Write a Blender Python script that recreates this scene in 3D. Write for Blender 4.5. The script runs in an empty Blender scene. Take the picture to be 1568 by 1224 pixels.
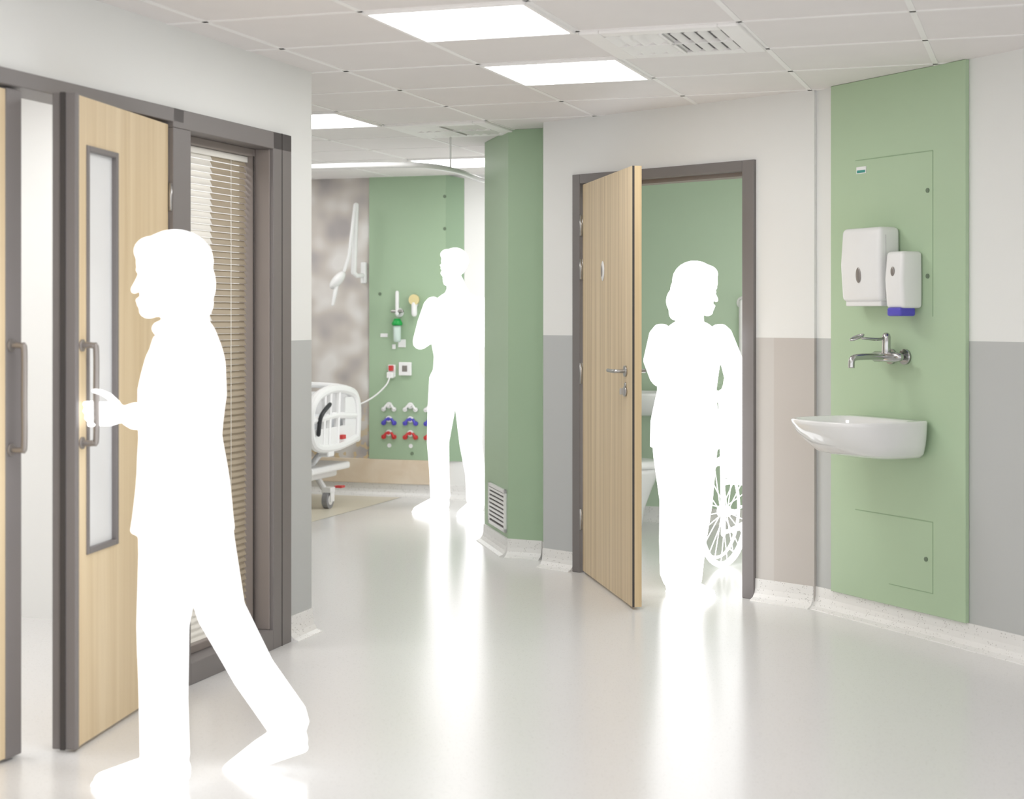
import bpy, bmesh, math, random
from mathutils import Vector as V, Matrix as M
random.seed(3)
S = bpy.context.scene
PI = math.pi

# ------------------------------------------------------------------ helpers
def lin(c):
    c = c/255.0
    return c/12.92 if c <= 0.04045 else ((c+0.055)/1.055)**2.4
def C(r, g, b): return (lin(r), lin(g), lin(b), 1.0)

def mat(name, col, rough=0.5, metal=0.0, var=0.03, scale=6.0, bump=0.0, bscale=200, emit=0.0, coat=0.0):
    m = bpy.data.materials.new(name); m.use_nodes = True
    nt = m.node_tree; N = nt.nodes; L = nt.links
    b = N['Principled BSDF']
    b.inputs['Roughness'].default_value = rough
    b.inputs['Metallic'].default_value = metal
    b.inputs['Coat Weight'].default_value = coat
    tc = N.new('ShaderNodeTexCoord')
    nz = N.new('ShaderNodeTexNoise'); nz.inputs['Scale'].default_value = scale
    L.new(tc.outputs['Object'], nz.inputs['Vector'])
    mx = N.new('ShaderNodeMix'); mx.data_type = 'RGBA'
    mx.inputs[6].default_value = tuple(min(1, c*(1-var)) for c in col[:3])+(1,)
    mx.inputs[7].default_value = tuple(min(1, c*(1+var)) for c in col[:3])+(1,)
    L.new(nz.outputs['Fac'], mx.inputs[0])
    L.new(mx.outputs[2], b.inputs['Base Color'])
    if emit > 0:
        b.inputs['Emission Color'].default_value = col
        b.inputs['Emission Strength'].default_value = emit
    if bump > 0:
        n2 = N.new('ShaderNodeTexNoise'); n2.inputs['Scale'].default_value = bscale
        L.new(tc.outputs['Object'], n2.inputs['Vector'])
        bp = N.new('ShaderNodeBump'); bp.inputs['Strength'].default_value = bump
        bp.inputs['Distance'].default_value = 0.002
        L.new(n2.outputs['Fac'], bp.inputs['Height'])
        L.new(bp.outputs['Normal'], b.inputs['Normal'])
    return m

def wall_mat(name, upper, lower, stripes=(), dado=1.25):
    m = bpy.data.materials.new(name); m.use_nodes = True
    nt = m.node_tree; N = nt.nodes; L = nt.links
    b = N['Principled BSDF']; b.inputs['Roughness'].default_value = 0.55
    tc = N.new('ShaderNodeTexCoord'); sp = N.new('ShaderNodeSeparateXYZ')
    L.new(tc.outputs['Object'], sp.inputs[0])
    cur = None
    def rgb(c):
        n = N.new('ShaderNodeRGB'); n.outputs[0].default_value = c; return n.outputs[0]
    cur = rgb(lower)
    for (x0, c) in stripes:
        g = N.new('ShaderNodeMath'); g.operation = 'GREATER_THAN'; g.inputs[1].default_value = x0
        L.new(sp.outputs[0], g.inputs[0])
        mx = N.new('ShaderNodeMix'); mx.data_type = 'RGBA'
        L.new(g.outputs[0], mx.inputs[0]); L.new(cur, mx.inputs[6]); mx.inputs[7].default_value = c
        cur = mx.outputs[2]
    g = N.new('ShaderNodeMath'); g.operation = 'GREATER_THAN'; g.inputs[1].default_value = dado
    L.new(sp.outputs[2], g.inputs[0])
    mx = N.new('ShaderNodeMix'); mx.data_type = 'RGBA'
    L.new(g.outputs[0], mx.inputs[0]); L.new(cur, mx.inputs[6]); mx.inputs[7].default_value = upper
    L.new(mx.outputs[2], b.inputs['Base Color'])
    return m

def wood_mat(name, c1, c2, sx=26, sz=0.7, rough=0.45):
    m = bpy.data.materials.new(name); m.use_nodes = True
    nt = m.node_tree; N = nt.nodes; L = nt.links
    b = N['Principled BSDF']; b.inputs['Roughness'].default_value = rough
    tc = N.new('ShaderNodeTexCoord'); mp = N.new('ShaderNodeMapping')
    mp.inputs['Scale'].default_value = (sx, sx, sz)
    L.new(tc.outputs['Object'], mp.inputs[0])
    nz = N.new('ShaderNodeTexNoise'); nz.inputs['Scale'].default_value = 1.0
    nz.inputs['Detail'].default_value = 5; nz.inputs['Distortion'].default_value = 0.6
    L.new(mp.outputs[0], nz.inputs['Vector'])
    cr = N.new('ShaderNodeValToRGB')
    cr.color_ramp.elements[0].position = 0.33; cr.color_ramp.elements[0].color = c1
    cr.color_ramp.elements[1].position = 0.66; cr.color_ramp.elements[1].color = c2
    L.new(nz.outputs['Fac'], cr.inputs[0]); L.new(cr.outputs[0], b.inputs['Base Color'])
    return m

def speckle_mat(name, base, dark, rough, scale=160, thr=0.16, big=None):
    m = bpy.data.materials.new(name); m.use_nodes = True
    nt = m.node_tree; N = nt.nodes; L = nt.links
    b = N['Principled BSDF']; b.inputs['Roughness'].default_value = rough
    tc = N.new('ShaderNodeTexCoord')
    vo = N.new('ShaderNodeTexVoronoi'); vo.inputs['Scale'].default_value = scale
    L.new(tc.outputs['Object'], vo.inputs['Vector'])
    cr = N.new('ShaderNodeValToRGB')
    cr.color_ramp.elements[0].position = thr; cr.color_ramp.elements[0].color = dark
    cr.color_ramp.elements[1].position = thr+0.1; cr.color_ramp.elements[1].color = base
    L.new(vo.outputs['Distance'], cr.inputs[0])
    nz = N.new('ShaderNodeTexNoise'); nz.inputs['Scale'].default_value = scale*0.35
    L.new(tc.outputs['Object'], nz.inputs['Vector'])
    gt = N.new('ShaderNodeMath'); gt.operation = 'GREATER_THAN'; gt.inputs[1].default_value = 0.52
    L.new(nz.outputs['Fac'], gt.inputs[0])
    mx = N.new('ShaderNodeMix'); mx.data_type = 'RGBA'
    L.new(gt.outputs[0], mx.inputs[0]); mx.inputs[6].default_value = base
    L.new(cr.outputs[0], mx.inputs[7]); L.new(mx.outputs[2], b.inputs['Base Color'])
    return m

def emis(name, col, st):
    m = bpy.data.materials.new(name); m.use_nodes = True
    nt = m.node_tree; nt.nodes.clear()
    o = nt.nodes.new('ShaderNodeOutputMaterial'); e = nt.nodes.new('ShaderNodeEmission')
    e.inputs[0].default_value = col; e.inputs[1].default_value = st
    nt.links.new(e.outputs[0], o.inputs[0]); return m

m_ceil = mat('ceiling_tile', C(237, 233, 232), 0.8, var=0.02, bump=0.1)
m_bar = mat('ceiling_tbar', C(250, 248, 247), 0.5)
m_white = mat('white_plastic', C(240, 240, 240), 0.25)
m_ceram = mat('white_ceramic', C(238, 238, 238), 0.08, coat=0.5)
m_glow = emis('white_glow_figure', (1, 1, 1, 1), 2.2)
try: m_glow.cycles.emission_sampling = 'NONE'
except Exception: pass
m_lamp = emis('light_diffuser', (1.0, 0.995, 0.985, 1), 10.5)
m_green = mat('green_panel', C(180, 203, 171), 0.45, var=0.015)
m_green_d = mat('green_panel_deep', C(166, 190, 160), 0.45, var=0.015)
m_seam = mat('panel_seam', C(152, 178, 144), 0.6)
m_screw = mat('panel_screw', C(110, 128, 106), 0.4)
m_frame = mat('door_frame_grey', C(124, 119, 118), 0.45)
m_frame2 = mat('door_frame_brown', C(142, 133, 128), 0.5)
m_dark = mat('dark_rubber', C(66, 62, 61), 0.5)
m_black = mat('black_plastic', C(36, 38, 42), 0.4)
m_vent_shade = mat('vent_recess_shade', C(96, 94, 94), 0.7)
m_oak = wood_mat('oak_veneer', C(210, 187, 149), C(226, 206, 172), 16, 0.6)
m_oak2 = wood_mat('oak_veneer_fine', C(200, 177, 141), C(226, 205, 171), 34, 0.4)
m_skirtwood = wood_mat('wood_skirting', C(224, 206, 182), C(236, 222, 202), 5, 5)
m_metal = mat('brushed_steel', C(176, 174, 172), 0.3, metal=0.9)
m_chrome = mat('chrome', C(190, 190, 190), 0.14, metal=1.0)
m_handle = mat('satin_handle', C(150, 144, 140), 0.35, metal=0.5)
m_frost = mat('frosted_glass', C(232, 233, 234), 0.25)
m_blue = mat('blue_plastic', C(88, 82, 194), 0.4)
m_red = mat('red_plastic', C(205, 60, 60), 0.4)
m_greenp = mat('green_plastic', C(20, 160, 70), 0.4)
m_yellow = mat('cream_bulb', C(228, 214, 160), 0.4)
m_teal = mat('teal_print', C(60, 150, 140), 0.4)
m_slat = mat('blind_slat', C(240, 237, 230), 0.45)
m_slat_refl = mat('blind_slat_reflection', C(180, 167, 146), 0.45)  # brown reflection in the glazing, painted into the slat colour
m_tan = mat('floor_inlay_tan', C(228, 221, 203), 0.35)
m_floor = speckle_mat('vinyl_floor', C(226, 225, 224), C(204, 202, 200), 0.2, 170, 0.2)
m_cove = speckle_mat('cove_terrazzo', C(238, 237, 235), C(190, 187, 184), 0.35, 110, 0.2)
m_wall = wall_mat('wall_two_tone', C(237, 238, 236), C(192, 194, 193))
m_wall_door = wall_mat('wall_two_tone_door', C(237, 237, 235), C(192, 194, 194), [(1.41, C(206, 202, 198)), (1.513, C(199, 193, 188))])
m_wallw = wall_mat('wall_white', C(238, 238, 236), C(238, 238, 236))
m_wallg = wall_mat('wall_green', C(192, 212, 187), C(192, 212, 187))

# mural
def mural():
    m = bpy.data.materials.new('mural_print'); m.use_nodes = True
    nt = m.node_tree; N = nt.nodes; L = nt.links
    b = N['Principled BSDF']; b.inputs['Roughness'].default_value = 0.6
    tc = N.new('ShaderNodeTexCoord')
    nz = N.new('ShaderNodeTexNoise'); nz.inputs['Scale'].default_value = 4.2; nz.inputs['Detail'].default_value = 0.8
    L.new(tc.outputs['Object'], nz.inputs['Vector'])
    cr = N.new('ShaderNodeValToRGB'); e = cr.color_ramp.elements
    e[0].position = 0.34; e[0].color = C(172, 166, 165)
    e[1].position = 0.66; e[1].color = C(226, 223, 220)
    k = cr.color_ramp.elements.new(0.5); k.color = C(200, 193, 186)
    L.new(nz.outputs['Fac'], cr.inputs[0])
    n2 = N.new('ShaderNodeTexNoise'); n2.inputs['Scale'].default_value = 16; n2.inputs['Detail'].default_value = 3
    L.new(tc.outputs['Object'], n2.inputs['Vector'])
    sp = N.new('ShaderNodeSeparateXYZ'); L.new(tc.outputs['Object'], sp.inputs[0])
    mr = N.new('ShaderNodeMapRange'); mr.inputs[1].default_value = 0.8; mr.inputs[2].default_value = 0.2
    mr.inputs[3].default_value = 0; mr.inputs[4].default_value = 1
    L.new(sp.outputs[2], mr.inputs[0])
    g = N.new('ShaderNodeMath'); g.operation = 'GREATER_THAN'; g.inputs[1].default_value = 0.55
    L.new(n2.outputs['Fac'], g.inputs[0])
    mu = N.new('ShaderNodeMath'); mu.operation = 'MULTIPLY'
    L.new(mr.outputs[0], mu.inputs[0]); L.new(g.outputs[0], mu.inputs[1])
    mx = N.new('ShaderNodeMix'); mx.data_type = 'RGBA'
    L.new(mu.outputs[0], mx.inputs[0]); L.new(cr.outputs[0], mx.inputs[6]); mx.inputs[7].default_value = C(212, 190, 146)
    L.new(mx.outputs[2], b.inputs['Base Color'])
    return m
m_mural = mural()

def link(o):
    S.collection.objects.link(o); return o
def root(name, x, y, th=0.0, z=0.0):
    e = bpy.data.objects.new(name, None); e.empty_display_size = 0.1
    e.location = (x, y, z); e.rotation_euler = (0, 0, th); return link(e)
def meshobj(name, bm, mats, parent=None, smooth=False, bevel=0.0, loc=None, th=0.0, seg=2):
    bmesh.ops.recalc_face_normals(bm, faces=bm.faces)
    me = bpy.data.meshes.new(name); bm.to_mesh(me); bm.free()
    for m in (mats if isinstance(mats, (list, tuple)) else [mats]): me.materials.append(m)
    if smooth:
        for p in me.polygons: p.use_smooth = True
    o = bpy.data.objects.new(name, me); link(o)
    if parent: o.parent = parent
    if loc: o.location = loc
    o.rotation_euler = (0, 0, th)
    if bevel > 0:
        md = o.modifiers.new('bevel', 'BEVEL'); md.width = bevel; md.segments = seg; md.limit_method = 'ANGLE'
        if seg > 2:
            for p in me.polygons: p.use_smooth = True
    return o
def addbox(bm, x0, x1, y0, y1, z0, z1, mi=0):
    vs = [bm.verts.new((x, y, z)) for z in (z0, z1) for (x, y) in ((x0, y0), (x1, y0), (x1, y1), (x0, y1))]
    for f in ((0, 1, 2, 3), (4, 5, 6, 7), (0, 1, 5, 4), (1, 2, 6, 5), (2, 3, 7, 6), (3, 0, 4, 7)):
        bm.faces.new([vs[i] for i in f]).material_index = mi
def box(p, name, x0, x1, y0, y1, z0, z1, m, bevel=0.0, seg=2):
    bm = bmesh.new(); addbox(bm, x0, x1, y0, y1, z0, z1)
    return meshobj(name, bm, m, p, bevel=bevel, seg=seg)
def tube_bm(bm, pts, rad, ref=None, n=12, dome=True):
    pts = [V(p) for p in pts]; k = len(pts)
    if not isinstance(rad, (list, tuple)): rad = [rad]*k
    rad = [(r, r) if not isinstance(r, (list, tuple)) else r for r in rad]
    rings = []; side = None
    for i in range(k):
        t = (pts[min(i+1, k-1)]-pts[max(i-1, 0)]).normalized()
        if 0 < i < k-1:
            t = ((pts[i]-pts[i-1]).normalized()+(pts[i+1]-pts[i]).normalized())
            t = t.normalized() if t.length > 1e-6 else (pts[i+1]-pts[i]).normalized()
        if side is None:
            if ref is None:
                r = V((0, 0, 1)) if abs(t.z) < 0.8 else V((0, 1, 0))
            else: r = V(ref)
            side = r
        side = (side - t*side.dot(t)).normalized()
        rings.append((pts[i], t, side.copy(), rad[i][0], rad[i][1]))
    if dome:
        a = []
        c, t, s, ra, rb = rings[0]; mr = min(ra, rb)
        for ph in (70, 40): a.append((c-t*mr*math.sin(math.radians(ph)), t, s, ra*math.cos(math.radians(ph)), rb*math.cos(math.radians(ph))))
        z = []
        c, t, s, ra, rb = rings[-1]; mr = min(ra, rb)
        for ph in (40, 70): z.append((c+t*mr*math.sin(math.radians(ph)), t, s, ra*math.cos(math.radians(ph)), rb*math.cos(math.radians(ph))))
        rings = a+rings+z
    loops = []
    for (c, t, s, ra, rb) in rings:
        u = t.cross(s)
        loops.append([bm.verts.new(c+s*ra*math.cos(2*PI*j/n)+u*rb*math.sin(2*PI*j/n)) for j in range(n)])
    for A_, B_ in zip(loops, loops[1:]):
        for j in range(n): bm.faces.new((A_[j], A_[(j+1) % n], B_[(j+1) % n], B_[j]))
    bm.faces.new(loops[0]); bm.faces.new(loops[-1])
def tube(p, name, pts, rad, m, n=12, dome=False, ref=None, smooth=True):
    bm = bmesh.new(); tube_bm(bm, pts, rad, ref, n, dome)
    o = meshobj(name, bm, m, p, smooth=False)
    if smooth:
        for f in o.data.polygons: f.use_smooth = len(f.vertices) == 4
    return o
def ell(bm, c, r, R=None):
    mm = M.Translation(V(c)) @ (R.to_4x4() if R else M.Identity(4)) @ M.Diagonal(V((r[0], r[1], r[2], 1)))
    bmesh.ops.create_uvsphere(bm, u_segments=18, v_segments=12, radius=1, matrix=mm)
def ball(p, name, c, r, m):
    bm = bmesh.new(); ell(bm, c, r); return meshobj(name, bm, m, p, smooth=True)
def cat(pts, sub=6):
    pts = [V(p) for p in pts]; q = [pts[0]]+pts+[pts[-1]]; out = []
    for i in range(1, len(q)-2):
        for j in range(sub):
            t = j/sub; a, b, c, d = q[i-1], q[i], q[i+1], q[i+2]
            out.append(0.5*((2*b)+(c-a)*t+(2*a-5*b+4*c-d)*t*t+(3*b-a-3*c+d)*t*t*t))
    out.append(pts[-1]); return out
def torus_bm(bm, c, R, r, axis='Y', n=40, k=8):
    loops = []
    for i in range(n):
        a = 2*PI*i/n; ring = []
        for j in range(k):
            b = 2*PI*j/k; d = R+r*math.cos(b); h = r*math.sin(b)
            if axis == 'Y': p = (c[0]+d*math.cos(a), c[1]+h, c[2]+d*math.sin(a))
            elif axis == 'X': p = (c[0]+h, c[1]+d*math.cos(a), c[2]+d*math.sin(a))
            else: p = (c[0]+d*math.cos(a), c[1]+d*math.sin(a), c[2]+h)
            ring.append(bm.verts.new(p))
        loops.append(ring)
    for i in range(n):
        A_, B_ = loops[i], loops[(i+1) % n]
        for j in range(k): bm.faces.new((A_[j], A_[(j+1) % k], B_[(j+1) % k], B_[j]))
def wall(name, p0, p1, th, m, holes=(), z0=0.0, z1=2.40, mats=None):
    d = V((p1[0]-p0[0], p1[1]-p0[1])); Ln = d.length; ang = math.atan2(d.y, d.x)
    bm = bmesh.new(); s = 0
    for (a, b, zt) in holes:
        if a > s: addbox(bm, s, a, 0, th, z0, z1)
        addbox(bm, a, b, 0, th, zt, z1); s = b
    addbox(bm, s, Ln, 0, th, z0, z1)
    o = meshobj(name, bm, m, loc=(p0[0], p0[1], 0), th=ang); return o, ang, Ln
PROF = [(0, 0.10), (0.007, 0.10), (0.008, 0.055), (0.014, 0.032), (0.028, 0.014), (0.05, 0.004), (0.052, 0.0), (0, 0)]
def cove(name, segs):
    bm = bmesh.new()
    for (p0, p1) in segs:
        p0 = V((p0[0], p0[1], 0)); p1 = V((p1[0], p1[1], 0)); d = (p1-p0).normalized(); nn = V((d.y, -d.x, 0))
        a = [bm.verts.new(p0+nn*x+V((0, 0, z))) for x, z in PROF]
        b = [bm.verts.new(p1+nn*x+V((0, 0, z))) for x, z in PROF]
        k = len(PROF)
        for j in range(k): bm.faces.new((a[j], a[(j+1) % k], b[(j+1) % k], b[j]))
        bm.faces.new(a); bm.faces.new(b)
    return meshobj(name, bm, m_cove)

# ------------------------------------------------------------------ layout axes
GA = math.radians(-18.5)
A = V((0.3174, 0.9483)); Bv = V((0.9483, -0.3174))
O = V((-0.521, 5.471)); T = 0.6
def gp(a, b): return O + A*(a*T) + Bv*(b*T)

# ------------------------------------------------------------------ floor + ceiling
bm = bmesh.new(); addbox(bm, -6, 6, -2, 14.5, -0.1, 0)
q = [(-0.80, 11.95), (-1.316, 10.45), (-1.9, 8.8), (-4.4, 9.4), (-3.0, 12.5)]
bm.faces.new([bm.verts.new((x, y, 0.0015)) for x, y in q]).material_index = 1
meshobj('floor', bm, [m_floor, m_tan])
bm = bmesh.new(); addbox(bm, -6, 6, -2, 14.5, 2.40, 2.5)
def qbar(p, q2, w, z0, z1):
    d = (q2-p).normalized(); nn = V((d.y, -d.x))*w/2
    c = [p+nn, q2+nn, q2-nn, p-nn]
    lo = [bm.verts.new((v.x, v.y, z0)) for v in c]; hi = [bm.verts.new((v.x, v.y, z1)) for v in c]
    for f in ((0, 1, 2, 3),):
        bm.faces.new([lo[i] for i in f]).material_index = 1
    for i in range(4):
        bm.faces.new((lo[i], lo[(i+1) % 4], hi[(i+1) % 4], hi[i])).material_index = 1
for i in range(-9, 7):
    qbar(gp(-12, i), gp(14, i), 0.022, 2.3975, 2.401)
for i in range(-12, 15):
    qbar(gp(i, -9), gp(i, 6), 0.022, 2.3975, 2.401)
meshobj('ceiling', bm, [m_ceil, m_bar])

def light_panel(a, b):
    p = gp(a+0.5, b+0.5); r = root('ceiling_light_panel', p.x, p.y, GA, 0)
    bm = bmesh.new()
    for (x0, x1, y0, y1) in ((-.296, -.28, -.296, .296), (.28, .296, -.296, .296), (-.28, .28, -.296, -.28), (-.28, .28, .28, .296)):
        addbox(bm, x0, x1, y0, y1, 2.388, 2.3995)
    meshobj('panel_frame', bm, m_bar, r)
    box(r, 'diffuser', -.281, .281, -.281, .281, 2.391, 2.399, m_lamp)
for (a, b) in ((0, 0), (2, 0), (4, -3), (8, -3), (-3, 0), (-3, 3), (-6, 0), (-1, -5), (-4, -5), (-2, -3), (-5, -3), (0, -3), (5, -6), (8, -6), (6, 1), (5, 3)):  # besides the panels in view, unseen ones are added as fill light
    light_panel(a, b)

def vent(a, b):
    p = gp(a+0.5, b+0.5); r = root('ceiling_vent', p.x, p.y, GA, 0)
    bm = bmesh.new()
    for (x0, x1, y0, y1) in ((-.297, -.22, -.297, .297), (.22, .297, -.297, .297), (-.22, .22, -.297, -.22), (-.22, .22, .22, .297)):
        addbox(bm, x0, x1, y0, y1, 2.386, 2.3995)
    meshobj('vent_frame', bm, m_bar, r, bevel=0.004)
    box(r, 'vent_recess_shade', -.22, .22, -.22, .22, 2.3975, 2.3995, m_vent_shade)  # flat dark sheet, recess shade put into its colour
    bm = bmesh.new()
    for i in range(9):
        x = -.22+i*0.05; wd_ = .048 if x < -.04 else .027
        for dz in (0, -.001):
            vs = [bm.verts.new(c) for c in ((x-dz*3, -.22, 2.384+dz), (x-dz*3, .22, 2.384+dz), (min(.22, x+wd_), .22, 2.397+dz), (min(.22, x+wd_), -.22, 2.397+dz))]
            bm.faces.new(vs)
    addbox(bm, -.22, .22, -.006, .006, 2.383, 2.397)
    addbox(bm, -.012, 0.0, -.22, .22, 2.383, 2.397)
    meshobj('vent_blades', bm, m_bar, r)
vent(1, 1); vent(5, -2)

# ------------------------------------------------------------------ walls
LC = V((-0.860, 6.83)); L0 = LC - A*5.5
_, TL, _ = wall('wall_left', L0, LC, 0.12, m_wall, [(2.62, 5.269, 2.10)])
LB = LC - Bv*3.5
wall('wall_bay_front', LC-Bv*0.1205-A*.001, LB, 0.12, m_wallw)
wall('wall_bay_side', LB, LB+A*4.9, 0.12, m_wallw)
BK = V((-1.068, 12.0))
bl = BK - Bv*2.4
wall('wall_back', bl, BK + Bv*1.6, 0.12, m_wallw)
SR = L0 - Bv*2.4
wall('wall_side_room', SR, SR+A*5.6, 0.12, m_wallw)
W0 = V((0.169, 8.601)); WE = V((1.40, 7.37)); D45 = V((0.70711, -0.70711))
_, TD, _ = wall('wall_door', W0, W0+D45*1.74, 0.12, m_wall_door, [(0.231, 1.41, 2.10)])
F = V((1.452, 7.256)); RD = V((0.4545, -0.8906)); RN = V((-0.8906, -0.4545))
off = F - RN*0.022
_, TR, _ = wall('wall_right', off - RD*0.15, off + RD*5.6, 0.12, m_wall)
BL0 = V((-0.155, 9.60))
wall('wall_bathroom_bay_side', V((0.41, 11.4)), BL0+A*0.02, 0.10, m_wallw)
bb0 = V((0.14, 10.75))
wall('wall_bathroom_back', bb0, bb0 + Bv*2.75, 0.12, m_wallg)
wall('wall_bathroom_right', bb0 + Bv*2.62, V((2.0, 7.16)), 0.12, m_wallw)
cove('baseboard_left', [(LC-A*0.231, LC)])
cove('baseboard_back', [(bl, BK + Bv*1.5)])
cove('baseboard_door', [(W0, W0+D45*0.231), (W0+D45*1.41, W0+D45*1.738)])
cove('baseboard_right', [(off-RD*0.14, off+RD*5.0)])
cove('baseboard_bathroom', [(bb0, bb0+Bv*2.6)])

# green column
bm = bmesh.new()
cp = [(-0.022, 8.95), (0.168, 8.86), (0.19, 8.60), (0.33, 8.62), (0.30, 9.7), (-0.165, 9.60)]
lo = [bm.verts.new((x, y, 0.10)) for x, y in cp]; hi = [bm.verts.new((x, y, 2.40)) for x, y in cp]
n = len(cp)
for i in range(n): bm.faces.new((lo[i], lo[(i+1) % n], hi[(i+1) % n], hi[i]))
bm.faces.new(lo); bm.faces.new(hi)
cw = root('green_column_boxing', 0, 0)
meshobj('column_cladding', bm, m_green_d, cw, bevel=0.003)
bm = bmesh.new()
lo = [bm.verts.new((x, y, 0.0)) for x, y in cp]; hi = [bm.verts.new((x, y, 0.102)) for x, y in cp]
for i in range(n): bm.faces.new((lo[i], lo[(i+1) % n], hi[(i+1) % n], hi[i]))
meshobj('column_base', bm, m_cove, cw)
cove('baseboard_column', [((-0.165, 9.60), (-0.022, 8.95)), ((-0.022, 8.95), (0.168, 8.86))])
tv = math.atan2(8.95-9.60, -0.022+0.165)
r = root('column_vent_grille', -0.165, 9.60, tv)
box(r, 'grille_back', .18, .62, -.006, -.001, .14, .36, m_dark)
bm = bmesh.new()
for (x0, x1, z0, z1) in ((.17, .195, .13, .37), (.605, .63, .13, .37), (.17, .63, .13, .15), (.17, .63, .35, .37)):
    addbox(bm, x0, x1, -.014, -.001, z0, z1)
for i in range(8):
    z = .165+i*.024; addbox(bm, .19, .61, -.013, -.004, z, z+.013)
meshobj('grille_louvres', bm, m_white, r)

# ------------------------------------------------------------------ left door set
fr = root('door_frame', L0.x, L0.y, TL)
bm = bmesh.new()
addbox(bm, 5.105, 5.269, -.02, .13, 0, 2.10)
addbox(bm, 4.325, 4.449, -.02, .13, 0, 2.03)
addbox(bm, 2.62, 2.70, -.02, .13, 0, 2.04)
addbox(bm, 2.62, 4.40, -.02, .13, 2.05, 2.10)
addbox(bm, 4.325, 5.269, -.02, .13, 2.03, 2.10)
addbox(bm, 4.449, 5.105, -.02, .13, 0, 0.08)
meshobj('frame_members', bm, m_frame, fr, bevel=0.003)
bm = bmesh.new()
addbox(bm, 5.085, 5.106, .06, .125, .08, 2.03); addbox(bm, 4.448, 4.47, .06, .125, .08, 2.03)
addbox(bm, 4.475, 5.085, .06, .125, 2.0, 2.03); addbox(bm, 4.475, 5.085, .06, .125, .08, .11)
addbox(bm, 5.099, 5.106, -.005, .06, .08, 2.03)
meshobj('glazing_beads', bm, m_frame2, fr, bevel=0.003)
bm = bmesh.new(); addbox(bm, 5.18, 5.184, -.0215, -.019, 0, 2.10); addbox(bm, 5.082, 5.086, .055, .061, .09, 2.0)
meshobj('frame_shadow_gap', bm, m_dark, fr)
w = root('window_1', L0.x, L0.y, TL)
for (xa, xb, mm_) in ((4.472, 4.80, m_slat), (4.803, 5.083, m_slat_refl)):
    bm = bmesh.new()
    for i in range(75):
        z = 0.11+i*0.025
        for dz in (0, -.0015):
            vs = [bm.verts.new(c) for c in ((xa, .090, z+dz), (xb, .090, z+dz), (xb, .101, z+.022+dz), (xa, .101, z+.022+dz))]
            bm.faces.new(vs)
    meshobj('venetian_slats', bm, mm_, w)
box(w, 'blind_head_rail', 4.472, 5.083, .085, .115, 1.975, 1.998, m_slat)
tube(w, 'blind_cord', [(4.6, .088, .115), (4.6, .088, 1.99)], .0015, m_slat, 6)
tube(w, 'blind_cord_b', [(4.95, .088, .115), (4.95, .088, 1.99)], .0015, m_slat, 6)

H = V((-1.233, 5.715)); r = root('door_1', H.x, H.y, math.radians(81.45))
bm = bmesh.new()
addbox(bm, -.465, -.004, 0, .045, .012, 2.04); addbox(bm, -.774, -.715, 0, .045, .012, 2.04)
addbox(bm, -.715, -.465, 0, .045, .012, .60); addbox(bm, -.715, -.465, 0, .045, 1.89, 2.04)
meshobj('leaf', bm, m_oak, r)
bm = bmesh.new()
addbox(bm, -.715, -.697, -.006, .05, .60, 1.89); addbox(bm, -.483, -.465, -.006, .05, .60, 1.89)
addbox(bm, -.697, -.483, -.006, .05, .60, .618); addbox(bm, -.697, -.483, -.006, .05, 1.872, 1.89)
meshobj('vision_panel_bead', bm, m_frame, r, bevel=0.003)
box(r, 'vision_glass', -.698, -.482, .012, .03, .615, 1.875, m_frost)
bm = bmesh.new(); addbox(bm, -.80, -.774, -.004, .075, .008, 2.045)
meshobj('meeting_stile', bm, m_frame, r, bevel=0.004)
bm = bmesh.new(); addbox(bm, -.806, -.799, .03, .046, .008, 2.045)
meshobj('stile_seal', bm, m_dark, r)
def pull(r, x, yb, z0, z1, out=.048):
    tube(r, 'pull_handle', cat([(x, yb, z0), (x, yb-out+.01, z0), (x, yb-out, z0+.015), (x, yb-out, (z0+z1)/2), (x, yb-out, z1-.015), (x, yb-out+.01, z1), (x, yb, z1)], 4), .0095, m_handle, 10)
    for z in (z0, z1):
        tube(r, 'handle_rose', [(x, yb+.001, z), (x, yb-.006, z)], .019, m_handle, 16)
pull(r, -.75, 0, .955, 1.26)
for z in (.25, 1.0, 1.78):
    tube(r, 'hinge', [(0.0, -.008, z-.05), (0.0, -.008, z+.05)], .008, m_metal, 10)
r = root('door_1', L0.x, L0.y, TL)
bm = bmesh.new(); addbox(bm, 2.70, 3.378, .0, .045, .012, 2.04); meshobj('leaf', bm, m_oak, r)
bm = bmesh.new(); addbox(bm, 3.378, 3.455, -.004, .05, .008, 2.045); meshobj('meeting_stile', bm, m_frame, r, bevel=.004)
bm = bmesh.new(); addbox(bm, 2.80, 3.05, -.005, .05, .60, 1.89); meshobj('vision_panel', bm, m_frost, r, bevel=.003)
pull(r, 3.40, -.004, .945, 1.262)

# ------------------------------------------------------------------ bathroom door
fr = root('door_frame', W0.x, W0.y, TD)
bm = bmesh.new()
addbox(bm, .231, .285, -.02, .13, 0, 2.10); addbox(bm, 1.341, 1.41, -.02, .13, 0, 2.10)
addbox(bm, .285, 1.341, -.02, .13, 2.05, 2.10)
meshobj('frame_members', bm, m_frame, fr, bevel=.003)
bm = bmesh.new(); addbox(bm, .285, .30, .04, .128, 0, 2.05); addbox(bm, 1.326, 1.341, .04, .128, 0, 2.05); addbox(bm, .285, 1.341, .04, .128, 2.03, 2.05)
meshobj('door_stop', bm, m_frame2, fr)
r = root('door_2', .372, 8.388, math.radians(-80.3))
box(r, 'leaf', .004, 1.072, 0, .044, .012, 2.045, m_oak2)
bm = bmesh.new(); addbox(bm, 1.066, 1.0735, .008, .02, .012, 2.045); meshobj('intumescent_strip', bm, m_dark, r)
bm = bmesh.new(); addbox(bm, 1.0725, 1.078, .0, .044, .012, 2.045)
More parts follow.
